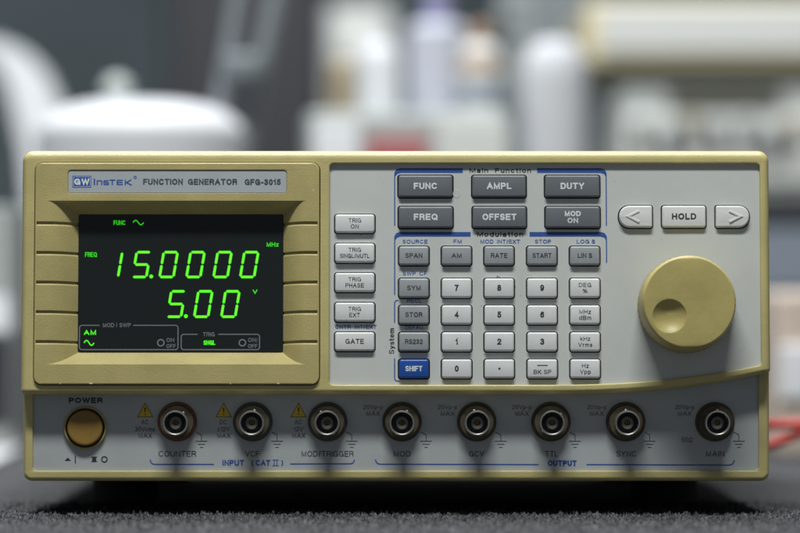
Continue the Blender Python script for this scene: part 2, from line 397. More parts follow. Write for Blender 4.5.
# display window
g = G(); w_ = lambda t: rr(WX0 - .8 + t, WV0 - .6 + t, WX1 + .8 - t, WV1 + .4 - t, max(3.4 - t, .5), 6)
g.loft([[UP(u, v, h) for u, v in w_(t)] for t, h in ((0, WD - 3), (0, WD + .5), (.5, WD + 1.0))], False, True)
win = g.build('display_window', M['window'], dev)
WH = WD + 1.12
def digit(ch, tr, top, bot, dp=None):
    """seven-segment italic digit; tr = right end of its top"""
    H = bot - top; sl = 4.6; w = 16.6; T = 2.7
    def pt(x, y): return (tr - sl * (y - top) / H - (w - x), y)   # x 0..w inside slanted box
    xl, xr = T / 2, w - T / 2; yt, ym, yb = top + T / 2, (top + bot) / 2, bot - T / 2
    segs = {'a': ((xl, yt), (xr, yt)), 'g': ((xl, ym), (xr, ym)), 'd': ((xl, yb), (xr, yb)),
            'f': ((xl, yt), (xl, ym)), 'b': ((xr, yt), (xr, ym)), 'e': ((xl, ym), (xl, yb)), 'c': ((xr, ym), (xr, yb))}
    on = {'0': 'abcdef', '1': 'bc', '5': 'afgcd'}[ch]
    def seg(kk, p, q, T, gap):
        P0, P1 = pt(*p), pt(*q); dx, dy = P1[0] - P0[0], P1[1] - P0[1]; L = math.hypot(dx, dy); dx /= L; dy /= L
        A = (P0[0] + dx * gap, P0[1] + dy * gap); B = (P1[0] - dx * gap, P1[1] - dy * gap); n = (-dy, dx); e = T * .42; hT = T / 2
        kk.poly([A, (A[0] + dx * e + n[0] * hT, A[1] + dy * e + n[1] * hT), (B[0] - dx * e + n[0] * hT, B[1] - dy * e + n[1] * hT), B,
                 (B[0] - dx * e - n[0] * hT, B[1] - dy * e - n[1] * hT), (A[0] + dx * e - n[0] * hT, A[1] + dy * e - n[1] * hT)])
    kk = Ink(); kc = Ink()
    for s_ in on:
        seg(kk, *segs[s_], T, .25); seg(kc, *segs[s_], T * .42, 1.5)
    if dp: kk.disc(dp, bot - 1.9, 2.0); kc.disc(dp, bot - 1.9, .8)
    o = kk.build('digit', UP, WH, M['glow'], win)
    n0 = len(o.data.vertices)
    # hot centre line joined into the same digit mesh
    me = o.data; bm = bmesh.new(); bm.from_mesh(me); me.materials.append(M['glow2'])
    vs = [bm.verts.new(UP(u, v, WH + .06)) for u, v in kc.P]
    for f in kc.Fc:
        ff = bm.faces.new([vs[i] for i in f]); ff.material_index = 1
    bmesh.ops.recalc_face_normals(bm, faces=bm.faces)
    bm.to_mesh(me); bm.free()
    o['label'] = 'lit green seven-segment digit reading ' + ch
digit('1', 122.6, 249.6, 277.2)
digit('5', 151.0, 249.6, 277.2, 150.2)
for t_ in (178.2, 205.2, 232.4, 259.2): digit('0', t_, 249.6, 277.2)
digit('5', 186.0, 288.9, 317.1, 185.2)
for t_ in (213.2, 240.4): digit('0', t_, 288.9, 317.1)
def sine(u0, u1, vc, amp): return [(u0 + (u1 - u0) * i / 16, vc - amp * math.sin(2 * math.pi * i / 16)) for i in range(17)]
def ind(fn_, m='glowd'):
    k = Ink(); fn_(k); k.build('indicator', UP, WH, M[m], win)
ind(lambda k: k.text('FUNC', 112, 124, 221.4, 4.6, .0)); ind(lambda k: k.stroke(sine(131.6, 142.2, 221.2, 2.3), .95))
ind(lambda k: k.text('FREQ', 83.6, 95.6, 253.4, 4.8, .0)); ind(lambda k: k.text('MHz', 266, 278, 243.2, 4.4, .01))
ind(lambda k: k.text('V', 251.8, 257.2, 290.6, 4.2, .03))
ind(lambda k: k.text('AM', 83, 95.2, 331.6, 4.8, .02), 'glow'); ind(lambda k: k.stroke(sine(83.2, 93.2, 342.0, 2.5), 1.2), 'glow'); ind(lambda k: k.text('SNGL', 203, 214.8, 341.8, 4.6, .02), 'glow')
k = Ink()
L = 1.0
k.stroke([(98.6, 324.4)] + arc(81.2, 327.0, 2.6, 270, 180)[0:] + arc(81.2, 346.2, 2.6, 180, 90) + arc(174.8, 346.2, 2.6, 90, 0) + arc(174.8, 327, 2.6, 0, -90) + [(132.5, 324.4)], L)
k.stroke([(197, 333.4)] + arc(183.2, 336.0, 2.6, 270, 180) + arc(183.2, 346.2, 2.6, 180, 90) + arc(256.6, 346.2, 2.6, 90, 0) + arc(256.6, 336, 2.6, 0, -90) + [(217.8, 333.4)], L)
k.text('MOD', 102, 113.4, 324.2, 4.2, 0); k.text('|', 115.6, 116.2, 324.0, 3.6); k.text('SWP', 118.6, 130, 324.2, 4.2, 0); k.text('TRIG', 202.4, 214.2, 333.4, 4.2, 0)
for cx in (160.2, 242.0):
    k.stroke(circ(cx, 341.9, 3.2, 24), 1.25, True)
    k.text('ON', cx + 5.6, cx + 13.4, 339.1, 4.0, 0); k.text('OFF', cx + 5.6, cx + 15.2, 345.2, 4.0, 0)
k.stroke([(cx + 15.0, 337.0), (cx + 14.2, 341.4)], .4)
k.build('printing', UP, WH, M['inkg'], win)

# ------------------------------------------------------------------ keys and control panel
PH = -4.2
keys = []   # u0,v0,u1,v1, radius, material, kind-name, text lines [(text, cap, width)], ink, label
def K(u0, v0, u1, v1, m, name, lines, ink='ink', r=2.4, label=None, bold=.003): keys.append((u0, v0, u1, v1, r, m, name, lines, ink, label, bold))
for (v0, v1, ln) in ((214.3, 232.6, [('TRIG', 4.2, 12.6), ('ON', 4.2, 8.0)]), (243.3, 262.4, [('TRIG', 4.2, 12.6), ('SINGL/MUTL', 4.2, 29.5)]),
                     (272.8, 291.8, [('TRIG', 4.2, 12.6), ('PHASE', 4.2, 18.4)]), (302.5, 321.4, [('TRIG', 4.2, 12.6), ('EXT', 4.2, 10.6)]), (332.0, 350.8, [('GATE', 5.0, 18.5)])):
    K(335.0, v0, 374.5, v1, 'keyl', 'trigger_key', ln, 'ink', 2.6)
for u0, u1, a, b in ((398.4, 452.6, [('FUNC', 6.4, 23.5)], [('FREQ', 6.4, 23.8)]), (472.4, 526.2, [('AMPL', 6.4, 24.6)], [('OFFSET', 6.4, 34.0)]),
                     (545.4, 600.0, [('DUTY', 6.4, 23.6)], [('MOD', 5.2, 16.0), ('ON', 5.2, 10.6)])):
    K(u0, 175.2, u1, 197.0, 'keyd', 'function_key', a, 'inkw', 2.2, None, .02)
    K(u0 + .3, 206.4, u1 + .2, 227.8, 'keyd', 'function_key', b, 'inkw', 2.2, None, .02)
K(619.4, 205.6, 652.6, 227.4, 'keyl', 'arrow_key', [], 'ink', (10.2, 2, 2, 10.2), 'light grey key with a raised arrow pointing left')
K(662.5, 205.6, 706.3, 227.4, 'keyl', 'hold_key', [('HOLD', 6.2, 24.4)], 'ink', 2.6, None, .02)
K(716.3, 205.6, 749.8, 227.4, 'keyl', 'arrow_key', [], 'ink', (2, 10.2, 10.2, 2), 'light grey key with a raised arrow pointing right')
cols = [(399.0, 428.7), (441.8, 471.4), (484.4, 513.9), (527.2, 556.9), (570.1, 599.7)]
rowsv = [(246.2, 265.0), (278.3, 297.6), (305.2, 324.2), (332.2, 351.2), (359.2, 378.1)]
tab = [[('SPAN', 17), ('AM', 10), ('RATE', 16.6), ('START', 19), ('LIN S', 14.4)],
       [('SYM', 13.6), '7', '8', '9', [('DEG', 4.2, 12.4), ('%', 4.2, 5.0)]],
       [('STOR', 17), '4', '5', '6', [('MHz', 4.2, 11.6), ('dBm', 4.2, 12.0)]],
       [('RS232', 17.6), '1', '2', '3', [('kHz', 4.2, 10.0), ('Vrms', 4.2, 14.0)]],
       [('SHIFT', 17), '0', '\u2022', [('\u2014', 4.0, 10.4), ('BK SP', 4.0, 17.6)], [('Hz', 4.2, 6.8), ('Vpp', 4.2, 10.8)]]]
for ri, row in enumerate(tab):
    for ci, t in enumerate(row):
        (u0, u1), (v0, v1) = cols[ci], rowsv[ri]
        if isinstance(t, str):
            K(u0, v0, u1, v1, 'keyl', 'number_key', [(t, 6.2 if t != '\u2022' else 4.0, 4.0 if t not in '1\u2022' else (2.4 if t == '1' else 2.0))], 'ink', 2.4, None, .02)
        elif isinstance(t, list): K(u0, v0, u1, v1, 'keyl', 'unit_key' if ci == 4 else 'backspace_key', t, 'ink', 2.4)
        elif t[0] == 'SHIFT': K(u0, v0, u1, v1, 'keyb', 'shift_key', [('SHIFT', 5.4, 17)], 'inkw', 2.4, 'blue key reading SHIFT', .012)
        else: K(u0, v0, u1, v1, 'keym', 'setting_key', [(t[0], 4.8, t[1])], 'ink', 2.4)
KH = 4.6
for (u0, v0, u1, v1, r, m, name, lines, ink, label, bold) in keys:
    r4 = r if isinstance(r, tuple) else (r,) * 4
    g = G(); rings = []; hv = (v1 - v0) / 2; cvv = (v0 + v1) / 2; jig = random.uniform(-.35, .25); tl_ = random.uniform(-.25, .25)
    def krr(t, n=5, mm=7):
        base = rr(u0 + t, v0 + t, u1 - t, v1 - t, tuple(max(q_ - t, .35) for q_ in r4), n); k1 = n + 1
        TL, TR, BR, BL = base[:k1], base[k1:2 * k1], base[2 * k1:3 * k1], base[3 * k1:]
        side = lambda A, B: [(A[0] + (B[0] - A[0]) * i / (mm + 1), A[1] + (B[1] - A[1]) * i / (mm + 1)) for i in range(1, mm + 1)]
        rs = side(TR[-1], BR[0]); ls = side(BL[-1], TL[0])
        return TL + TR + rs + BR + BL + ls, TL[::-1] + ls[::-1] + BL[::-1], TR + rs + BR
    crown = lambda v: .75 * (1 - ((v - cvv) / hv) ** 2)
    for t, h, cw in ((0, -9, 0), (0, KH - 2.0, 0), (.2, KH - 1.2, .1), (.65, KH - .65, .6), (1.2, KH - .42, .9), (1.7, KH - .36, 1)):
        P, Lf, Rt = krr(t)
        rings.append([UP(u, v, PH + h + jig + tl_ * (u - u0) / (u1 - u0) + cw * crown(v)) for u, v in P])
    g.loft(rings, False, False)
    top = lambda u, v: UP(u, v, PH + KH - .36 + jig + tl_ * (u - u0) / (u1 - u0) + crown(v))
    for i in range(len(Lf) - 1):
        g.poly([top(*Lf[i]), top(*Rt[i]), top(*Rt[i + 1]), top(*Lf[i + 1])])
    o = g.build(name, M[m], dev, 60)
    txt = ' '.join(l[0] for l in lines)
    o['label'] = label or {'keyl': 'light grey', 'keym': 'mid grey', 'keyd': 'dark grey', 'keyb': 'blue'}[m] + ' key printed ' + {'\u2022': 'with a dot', '\u2014 BK SP': 'with a minus and BK SP'}.get(txt, txt)
    cu, cv = (u0 + u1) / 2, (v0 + v1) / 2
    kk = Ink()
    if lines and lines[0][0] == '\u2022': kk.disc(cu, cv, 1.15, 14)
    elif len(lines) == 1:
        kk.ctext(lines[0][0], cu, cv - .1, lines[0][1], lines[0][2], bold)
    elif len(lines) == 2:
        dv = 3.0 if lines[0][1] < 5 else 3.4
        if lines[0][0] == '\u2014':
            kk.stroke([(cu - 5.2, cv - 3.2), (cu + 5.2, cv - 3.2)], 1.0); kk.ctext('BK SP', cu, cv + 3.2, 4.2, 17.6, -.004)
        else:
            kk.ctext(lines[0][0], cu, cv - dv, lines[0][1], lines[0][2], bold if ink == 'inkw' else -.007); kk.ctext(lines[1][0], cu, cv + dv, lines[1][1], lines[1][2], bold if ink == 'inkw' else -.007)
    if lines: kk.build('legend', lambda u, v, h: UP(u, v, h + PH + KH - .36 + jig + tl_ * (u - u0) / (u1 - u0) + crown(v)), .09, M[ink], o)
    else:
        sg = -1 if u0 < 650 else 1
        g = G(); cu = cu - 0.3 * sg + (2 * sg)
        P0 = [(cu - 5.0 * sg, cv - 5.4), (cu + 6.0 * sg, cv), (cu - 5.0 * sg, cv + 5.4)]
        def chev(w):
            a, b, c = P0; s2 = Ink(); s2.stroke(P0, w); return [s2.P[0], s2.P[1], s2.P[5], s2.P[6], s2.P[2], s2.P[3]]
        g.loft([[UP(u, v, PH + h) for u, v in chev(w)] for w, h in ((2.6, KH - .2), (2.4, KH + .7), (1.6, KH + 1.1))], False, True)
        g.build('raised_arrow', M['keyl'], o, 40)

# knob geometry constants
KU, KV = 685.4, 305.2
g = G()
holes = [rr(u0 - 1.25, v0 - 1.1, u1 + 1.25, v1 + 1.3, tuple(q_ + .9 for q_ in (r if isinstance(r, tuple) else (r,) * 4)), 5) for (u0, v0, u1, v1, r, *_) in keys]
g.holed([opening(0.15)] + holes, lambda u, v: UP(u, v, PH))
for h_ in holes: g.loft([[UP(u, v, PH) for u, v in h_], [UP(u, v, PH - 5) for u, v in h_]], False, False)
cp = g.build('control_panel', M['panel'], dev, 25)
g = G(); g.poly([UP(u, v, PH - 5.2) for u, v in rr(330.5, 166, 757, 381, 2)]); 
# keep clear of the raised right foot of the panel
g = G(); g.poly([UP(u, v, PH - 5.2) for u, v in rr(331, 170, 612, 383.5, 2)]); g.poly([UP(u, v, PH - 5.2) for u, v in rr(612.5, 195, 757, 240, 2)])
g.build('key_bed', M['dark'], dev, 0)

kb = Ink(); kd = Ink()
# main function bracket
kb.poly([(463, 168.4), (463, 173.0), (400.4, 173.0), (397.2, 174.0), (395.2, 176.6), (394.1, 176.6), (394.4, 172.4), (396.4, 169.4), (400.0, 168.4)])
kb.poly([(394.1, 176.6), (395.2, 176.6), (395.2, 226), (394.1, 226)])
kb.poly([(537.6, 168.4), (601.5, 168.4), (605.2, 169.6), (607.2, 172.6), (607.4, 176.6), (606.3, 176.6), (604.8, 174.2), (601.0, 173.0), (537.6, 173.0)])
kb.poly([(606.3, 176.6), (607.4, 176.6), (607.4, 226), (606.3, 226)])
# modulation bracket
kb.poly([(470.8, 232.2), (470.8, 236.7), (400.4, 236.7), (397.2, 237.8), (395.2, 240.2), (394.1, 240.2), (394.4, 236.2), (396.4, 233.2), (400.0, 232.2)])
kb.poly([(394.1, 240.2), (395.2, 240.2), (395.2, 295.2), (394.1, 295.2)])
kb.poly([(529.8, 232.2), (601.5, 232.2), (605.2, 233.4), (607.2, 236.4), (607.4, 240.4), (606.3, 240.4), (604.8, 237.8), (601.0, 236.7), (529.8, 236.7)])
kb.poly([(606.3, 240.4), (607.4, 240.4), (607.4, 263), (606.3, 263)])
# system bracket
kb.stroke([(398.4, 300.6)] + arc(397.6, 303.6, 3.0, 270, 180) + [(394.6, 323)], 1.1)
kb.stroke([(394.6, 358.6)] + arc(397.6, 378.4, 3.0, 180, 90) + [(399.8, 381.4)], 1.1)
for t, a, b, vc in (('SOURCE', 402.6, 427.6, 241.8), ('FM', 453.6, 461.8, 241.6), ('MOD', 480.6, 493.6, 241.7), ('INT/EXT', 497.4, 520.2, 241.7), ('STOP', 535.2, 551.2, 241.7), ('LOG S', 577, 595.4, 241.7),
                    ('SWP', 402.8, 415.6, 273.7), ('CF', 419.4, 427, 273.7), ('RECL', 407, 422, 301.0), ('DEFAU.', 405, 424.4, 327.8), ('CNTR', 335.4, 350.8, 327.2), ('INT/EXT', 354.8, 376.6, 327.2)):
    kb.text(t, a, b, vc, 3.9, .0)
UPp = lambda u, v, h: UP(u, v - .55, h)
kb.build('blue_printing', UPp, PH + .15, M['inkb'], cp)
def wrd(fn_):
    k = Ink(); fn_(k); k.build('lettering', UPp, PH + .15, M['ink'], cp)
wrd(lambda k: k.text('Main', 469.8, 488.4, 170.5, 4.6, .012)); wrd(lambda k: k.text('Function', 495.4, 531.4, 170.5, 4.6, .012))
wrd(lambda k: k.text('Modulation', 477.2, 523.4, 234.4, 4.9, .012))
wrd(lambda k: k.text('System', 328.4, 354.2, 391.6, 5.2, .0, rot=True))
# dirt specks and a small chip beside the first key
k = Ink()
for (a, b, r) in ((497.6, 276.2, .7), (499.4, 277.2, .8), (496.2, 277.6, .5), (481.4, 305.4, .45), (541.2, 296.4, .4), (486.8, 193.6, .5), (430.6, 294.5, .4), (515.4, 286.3, .5), (361.0, 234.6, .5), (445.2, 222.0, .4), (520.4, 295.5, .4)):
    k.disc(a, b, r, 9)
for i in range(46): k.disc(random.uniform(335, 750), random.uniform(170, 378), random.uniform(.14, .32), 6)
k.build('grime', UP, PH + .22, M['inkf'], cp)['kind'] = 'stuff'
g = G()
for (a, b, r) in ((455.2, 190.6, 1.5), (456.8, 193.6, 4.0)):
    g.loft([[UP(u, v, PH + h) for u, v in circ(a, b, r_, 20)] for r_, h in ((r, -.2), (r * .93, .22), (r * .8, .26), (r * .68, .14))], False, True)
g.build('scuff', M['panel'], cp)

k = Ink()
for (a, b, w_, h_) in ((92, 383.6, 2.2, .8), (278.6, 383.7, 1.4, .7), (231, 383.9, .9, .5), (61.5, 383.8, .8, .5), (313.3, 190.4, 1.2, .6)):
    k.poly([(a - w_, b), (a - w_ * .3, b - h_), (a + w_ * .6, b - h_ * .7), (a + w_, b + .1), (a + w_ * .2, b + h_ * .6)])
k.build('chipped_edge', UP, FH + .06, M['keyl'], surround)
# ------------------------------------------------------------------ knob
g = G()
KZ = 47
def kr(r, h, n=96, flute=0.0): return [UP(KU + (r + (flute if i % 2 else 0)) * math.cos(2 * math.pi * i / n), KV + (r + (flute if i % 2 else 0)) * math.sin(2 * math.pi * i / n), PH + h) for i in range(n)]
g.loft([kr(r, h, flute=f) for r, h, f in ((47.2, 0.8, 0), (47.8, 1.2, .0), (47.8, 3.5, .0), (47.0, 4.5, 1.0), (46.5, 30, .9), (46.2, 42.0, .2), (45.8, 44.6, 0), (45.2, 46.1, 0), (44.0, KZ, 0))], False, False)
du, dvv = -19.6, 13.6; DR = 16.4
topo = [(KU + 44.0 * math.cos(2 * math.pi * i / 96), KV + 44.0 * math.sin(2 * math.pi * i / 96)) for i in range(96)]
dcirc = lambda r: circ(KU + du, KV + dvv, r, 48)
g.holed([topo, dcirc(DR + .9)], lambda u, v: UP(u, v, PH + KZ))
rings = [(DR + .9, KZ), (DR + .3, KZ - .25), (DR, KZ - .8)]
for i in range(1, 10):
    t = 1 - i / 10; rings.append((DR * t, KZ - .8 - 5.6 * (1 - t ** 2.4)))
g.loft([[UP(u, v, PH + h) for u, v in dcirc(r)] for r, h in rings], False, True)
g.build('knob', M['knob'], dev, 38)

# ------------------------------------------------------------------ lower section
g = G()
lo_o = lambda t: rr(23.7 + t, 366 + t * .1, 768.9 - t, 480.8 - t, (1, 1, max(8.5 - t, 2), max(8.5 - t, 2)), 8)
lo_i = lambda t: rr(33.2 - t, 368 - t * .1, 758.2 + t, 470.6 + t, (1, 1, 4.0 + t, 4.0 + t), 8)
prof = [(0, -60)] + [(4.6 * (1 - math.cos(R(90 * i / 8))), 5.0 - 5.0 * (1 - math.sin(R(90 * i / 8)))) for i in range(9)]
g.loft([[LO(u, v, h) for u, v in lo_o(t)] for t, h in prof], False, False)
g.holed([lo_o(4.6), lo_i(.8)], lambda u, v: LO(u, v, 5.0))
g.loft([[LO(u, v, h) for u, v in lo_i(t)] for t, h in ((.8, 5), (.2, 4.7), (0, 4.1), (-.1, 1.0))], False, False)
g.build('lower_frame', M['frame'], dev, 40)
g = G()
g.poly([LO(u, v, 2.0) for u, v in lo_i(.1)])
sp = g.build('socket_panel', M['lower'], dev, 0)

def lathe(g, fn, cu, cv, prof, n=48, ov=0):
    g.loft([[fn(cu + r * math.cos(2 * math.pi * i / n), cv + r * math.sin(2 * math.pi * i / n), h) for i in range(n)] for r, h in prof], False, True)
# power button
g = G(); cu, cv = 85.5, 427.6
lathe(g, LO, cu, cv, ((21.4, 1.8), (21.4, 4.2), (20.9, 5.0), (20.2, 5.2), (19.6, 4.6), (19.3, 2.6)))
g.build('button_collar', M['knob'], dev, 40)
g = G(); lathe(g, LO, cu, cv, ((19.4, 2.7), (17.9, 2.75))); g.build('button_gap', M['dark'], dev)
g = G(); lathe(g, LO, cu, cv, ((17.8, 2.2), (17.7, 6.6), (17.3, 7.5), (16.2, 8.0), (14.5, 7.9), (10, 7.5), (4, 7.3)))
g.build('power_button', M['button'], dev, 50)

socks = [('COUNTER', 177.5, 158.7, 196.2), ('VCF', 253.0, 245.4, 259.4), ('MOD/TRIGGER', 327.7, 301.6, 353.6), ('MOD', 402.0, 393.6, 410.6), ('GCV', 476.6, 469.0, 484.2), ('TTL', 550.8, 545.0, 558.0), ('SYNC', 625.4, 616.2, 636.2), ('MAIN', 714.6, 705.8, 724.2)]
kf = Ink(); kbl = Ink(); ky = Ink(); kx = Ink(); kp = Ink()
proto = None
def make_socket():
    """one BNC socket about its own axis, origin on the panel"""
    fn = lambda u, v, h: (u * S, -h * S, -v * S)
    e = None
    g = G()
    lathe(g, fn, 0, 0, ((19.7, 0), (19.7, 2.6), (19.2, 3.3), (17.6, 3.6), (17.5, 5.2)))
    hexp = lambda r, h: [fn(r * 1.0 * math.cos(2 * math.pi * i / 48), r * 1.0 * math.sin(2 * math.pi * i / 48), h) for i in range(48)]
    g.loft([hexp(16.9, 3.4), hexp(16.9, 8.6), hexp(16.2, 9.4)], False, True)
    for w in range(3): pass
    body = g.build('socket', M['tarnish'], None, 30)
    g = G()
    lathe(g, fn, 0, 0, ((19.0, 3.35), (18.9, 3.72), (17.7, 3.75)))
    g.build('washer', M['tarnish'], body, 30)
    # barrel with lip and bore
    g = G()
    pr = [(11.4, 9.0), (11.4, 26.5), (12.1, 27.6), (12.5, 28.6), (12.5, 31.0), (12.1, 31.6), (11.3, 31.7), (10.8, 31.2), (10.6, 30.0), (10.5, 13.0), (6.2, 12.8)]
    lathe(g, fn, 0, 0, pr)
    for s_ in (-1, 1):      # bayonet lugs
        rings = []
        for rad, h in ((1.6, 11.0), (1.6, 12.9), (1.1, 13.4)):
            rings.append([fn(rad * math.cos(2 * math.pi * i / 12), s_ * h, 21 + rad * math.sin(2 * math.pi * i / 12)) for i in range(12)])
        g.loft(rings, False, True)
    g.build('barrel', M['steel'], body, 35)
    g = G(); lathe(g, fn, 0, 0, ((10.3, 12.9), (10.3, 14.0), (9.0, 14.3), (7.4, 14.2)))
    g.build('insulator', M['insul'], body, 30)
    g = G(); lathe(g, fn, 0, 0, ((6.3, 13), (6.3, 25.6), (5.8, 26.2), (3.0, 26.2), (2.8, 25.5), (2.7, 20)))
    g.build('inner_insulator', M['insul2'], body, 30)
    g = G(); lathe(g, fn, 0, 0, ((2.2, 18), (2.2, 23.6), (1.7, 24.0), (1.1, 23.9), (1.0, 20.0)))
    g.build('contact', M['brass'], body, 30)
    return body
proto = make_socket()
for i, (nm, cu, a, b) in enumerate(socks):
    if i == 0: o = proto; kids = list(proto.children)
    else:
        o = proto.copy(); COL.objects.link(o); kids = []
        for ch in proto.children:
            c = ch.copy(); COL.objects.link(c); c.parent = o; kids.append(c)
    o.location = LO(cu, 421.6, 2.05); o.rotation_euler = (0, R((38, 12, -31, 24, -14, 47, -6, 2)[i]), 0)
    o['label'] = 'round metal socket above the word ' + nm
# lugs/washers that differ; done after copying so that every copy shares the same shapes
for o in [x for x in COL.objects if x.name.startswith('socket') and x.name != 'socket_panel']:
    o.parent = dev
    cu = o.location.x / S + 400
    for c in o.children:
        if c.name.startswith('washer') and cu < 350:
            c.data = c.data.copy(); c.data.materials[0] = M['redring'] if cu < 200 else M['bluering']
for i, (nm, cu, a, b) in enumerate(socks):
    k = Ink(); k.text(nm, a, b, 453.6, 5.6, -.012); k.build('socket_name', LO, 2.12, M['ink'], sp)
    gx = cu + 24.1; k = Ink()
    k.stroke([(cu + 18.6, 431.8), (gx - .2, 434.6), (gx, 436.5), (gx, 440.6)], .75)
    for vv, w in ((441.1, 11.6), (444.1, 7.2), (447.2, 3.4)): k.stroke([(gx - w / 2, vv), (gx + w / 2, vv)], .8)
    k.build('ground_symbol', LO, 2.12, M['inkf'], sp)
    k = Ink()
    if i < 3:
        tx = (145.3, 223.8, 298.6)[i]; kt = Ink()
        kt.poly([(tx, 402.9), (tx + 7.6, 416.7), (tx - 7.6, 416.7)])
        kt.cur = 1; kt.z = .05
        kt.stroke([(tx, 402.9), (tx + 7.6, 416.7), (tx - 7.6, 416.7)], .6, True)
        kt.poly([(tx - .85, 407.4), (tx + .85, 407.4), (tx + .4, 412.6), (tx - .4, 412.6)]); kt.disc(tx, 414.3, .75, 10)
        kt.build('warning_triangle', LO, 2.12, M['yellow'], sp, M['ink'])
        l1, l2, w2 = (('AC', '30Vrms', 20.0), ('DC', '\u00b112V', 12.5), ('AC', '12V', 9.5))[i]
        k.ctext(l1, tx - .3, 421.9, 4.6, 7.2, -.01); k.ctext(l2, tx - .2, 429.0, 4.6, w2, -.01); k.ctext('MAX', tx + .2, 435.4, 4.8, 13.4, -.01)
    else:
        tx = (373.2, 447.6, 521.8, 596.6, 684.6)[i - 3]
        k.ctext('20Vp-p', tx, 406.9, 4.4, 19.4, -.01); k.ctext('MAX', tx, 413.4, 4.6, 13.6, -.01)
        if i == 7: k.ctext('50\u03a9', 686.8, 439.6, 4.8, 11.4, -.01)
    k.build('rating_lettering', LO, 2.12, M['inkf'], sp)
kx.text('POWER', 69.0, 102.8, 400.2, 5.6, .03); kx.build('lettering', LO, 2.16, M['ink'], sp); kx = Ink()
# push symbols
kx.poly([(64.8, 460.6), (68.0, 457.4), (71.2, 460.6)]); kx.stroke([(75.6, 455.4), (75.6, 463.2)], 1.0)
kx.build('symbol', LO, 2.16, M['ink'], sp); kx = Ink()
kx.poly([(92.4, 457.4), (96.4, 457.4), (96.4, 461.0), (92.4, 461.0)]); kx.stroke([(91.4, 456.9), (97.4, 456.9)], .8); kx.stroke([(91.4, 461.4), (97.4, 461.4)], .8)
kx.stroke(circ(104.6, 459.2, 2.7, 20), 1.2, True)
bl = lambda pts: kbl.stroke(pts, 1.15)
bl([(150.2, 459.6), (151.2, 462.4), (153.4, 464.1), (156.0, 464.2), (214.2, 464.2)]); bl([(290.2, 463.8), (351.0, 463.6), (353.2, 462.6), (354.6, 459.6)])
bl([(375.4, 459.4), (376.4, 462.2), (378.6, 463.8), (381.2, 464.0), (538.4, 464.4)]); bl([(586.4, 464.4), (729.0, 464.9), (732.4, 463.9), (734.4, 460.2)])
kbl.text('INPUT', 222.6, 244.2, 462.6, 5.8, .016); kbl.text('(', 251.6, 253.2, 462.6, 5.8, .01); kbl.text('CAT', 255.8, 270.4, 462.6, 5.8, .016)
for xx in (274.4, 276.9): kbl.stroke([(xx, 460), (xx, 465.4)], .8)
for yy in (459.9, 465.5): kbl.stroke([(272.4, yy), (278.8, yy)], .8)
kbl.text(')', 281.4, 283.2, 462.6, 5.8, .01)
kbl.text('OUTPUT', 547.6, 576.6, 463.0, 5.8, .03)
kx.build('symbol', LO, 2.16, M['ink'], sp); kbl.build('blue_printing', LO, 2.12, M['inkb'], sp)

# ------------------------------------------------------------------ the bench
def tagit(o, label, cat, kind=None, group=None):
    o['label'] = label; o['category'] = cat
    if kind: o['kind'] = kind
    if group: o['group'] = group
    return o
def bench():
    fx = np.arange(-0.195, 0.1951, 0.0007); xs = np.concatenate([np.linspace(-2.2, -0.26, 14), np.linspace(-.24, -.2, 6), fx, np.linspace(.2, .24, 6), np.linspace(0.26, 2.2, 14)])
    fy = np.concatenate([np.arange(-0.16, 0.0121, 0.00055), np.arange(0.0128, 0.075, 0.0008)]); ys = np.concatenate([np.linspace(-1.0, -0.20, 10), np.linspace(-.19, -.165, 5), fy, np.linspace(0.08, 0.1, 4), np.linspace(0.12, 1.25, 24)])
    X, Y = np.meshgrid(xs, ys)
    fine = ((np.abs(X) < .196) & (Y > -.162) & (Y < .076)).astype(float)
    nz = rng.random(X.shape)
    def blur(a):
        return (a + np.roll(a, 1, 0) + np.roll(a, -1, 0) + np.roll(a, 1, 1) + np.roll(a, -1, 1)) / 5
    n1 = blur(nz); n2 = blur(blur(blur(rng.random(X.shape)))) - .5
    Z = fine * ((nz ** 9) * 0.0020 + (n1 - .5) * 0.0016 + n2 * 0.0026) - 0.0006 * 1
    ny, nx = X.shape
    V = np.stack([X, Y, Z], -1).reshape(-1, 3)
    i = np.arange(ny * nx).reshape(ny, nx)
    F = np.stack([i[:-1, :-1], i[:-1, 1:], i[1:, 1:], i[1:, :-1]], -1).reshape(-1, 4)
    me = bpy.data.meshes.new('bench_surface'); me.from_pydata(V.tolist(), [], F.tolist()); me.shade_smooth()
    m = mat('grey_felt', (0.19, 0.195, 0.205), 0.9, bump=1.0, bscale=1100, spec=0.3, dist=0.0016)
    nt = m.node_tree; b = nt.nodes['Principled BSDF']; tc = nt.nodes['Texture Coordinate']
    n = nt.nodes.new('ShaderNodeTexNoise'); n.inputs['Scale'].default_value = 620; n.inputs['Detail'].default_value = 6; n.inputs['Roughness'].default_value = .8
    r = nt.nodes.new('ShaderNodeValToRGB'); r.color_ramp.elements[0].position = .44; r.color_ramp.elements[0].color = (.009, .0095, .0105, 1)
    r.color_ramp.elements[1].position = .62; r.color_ramp.elements[1].color = (.19, .195, .205, 1)
    nt.links.new(tc.outputs['Object'], n.inputs['Vector']); nt.links.new(n.outputs['Fac'], r.inputs['Fac']); nt.links.new(r.outputs['Color'], b.inputs['Base Color'])
    me.materials.append(m)
    o = bpy.data.objects.new('bench_surface', me); COL.objects.link(o); o['kind'] = 'structure'
    o['label'] = 'rough grey felt bench top under the instrument'; o['category'] = 'bench top'
bench()

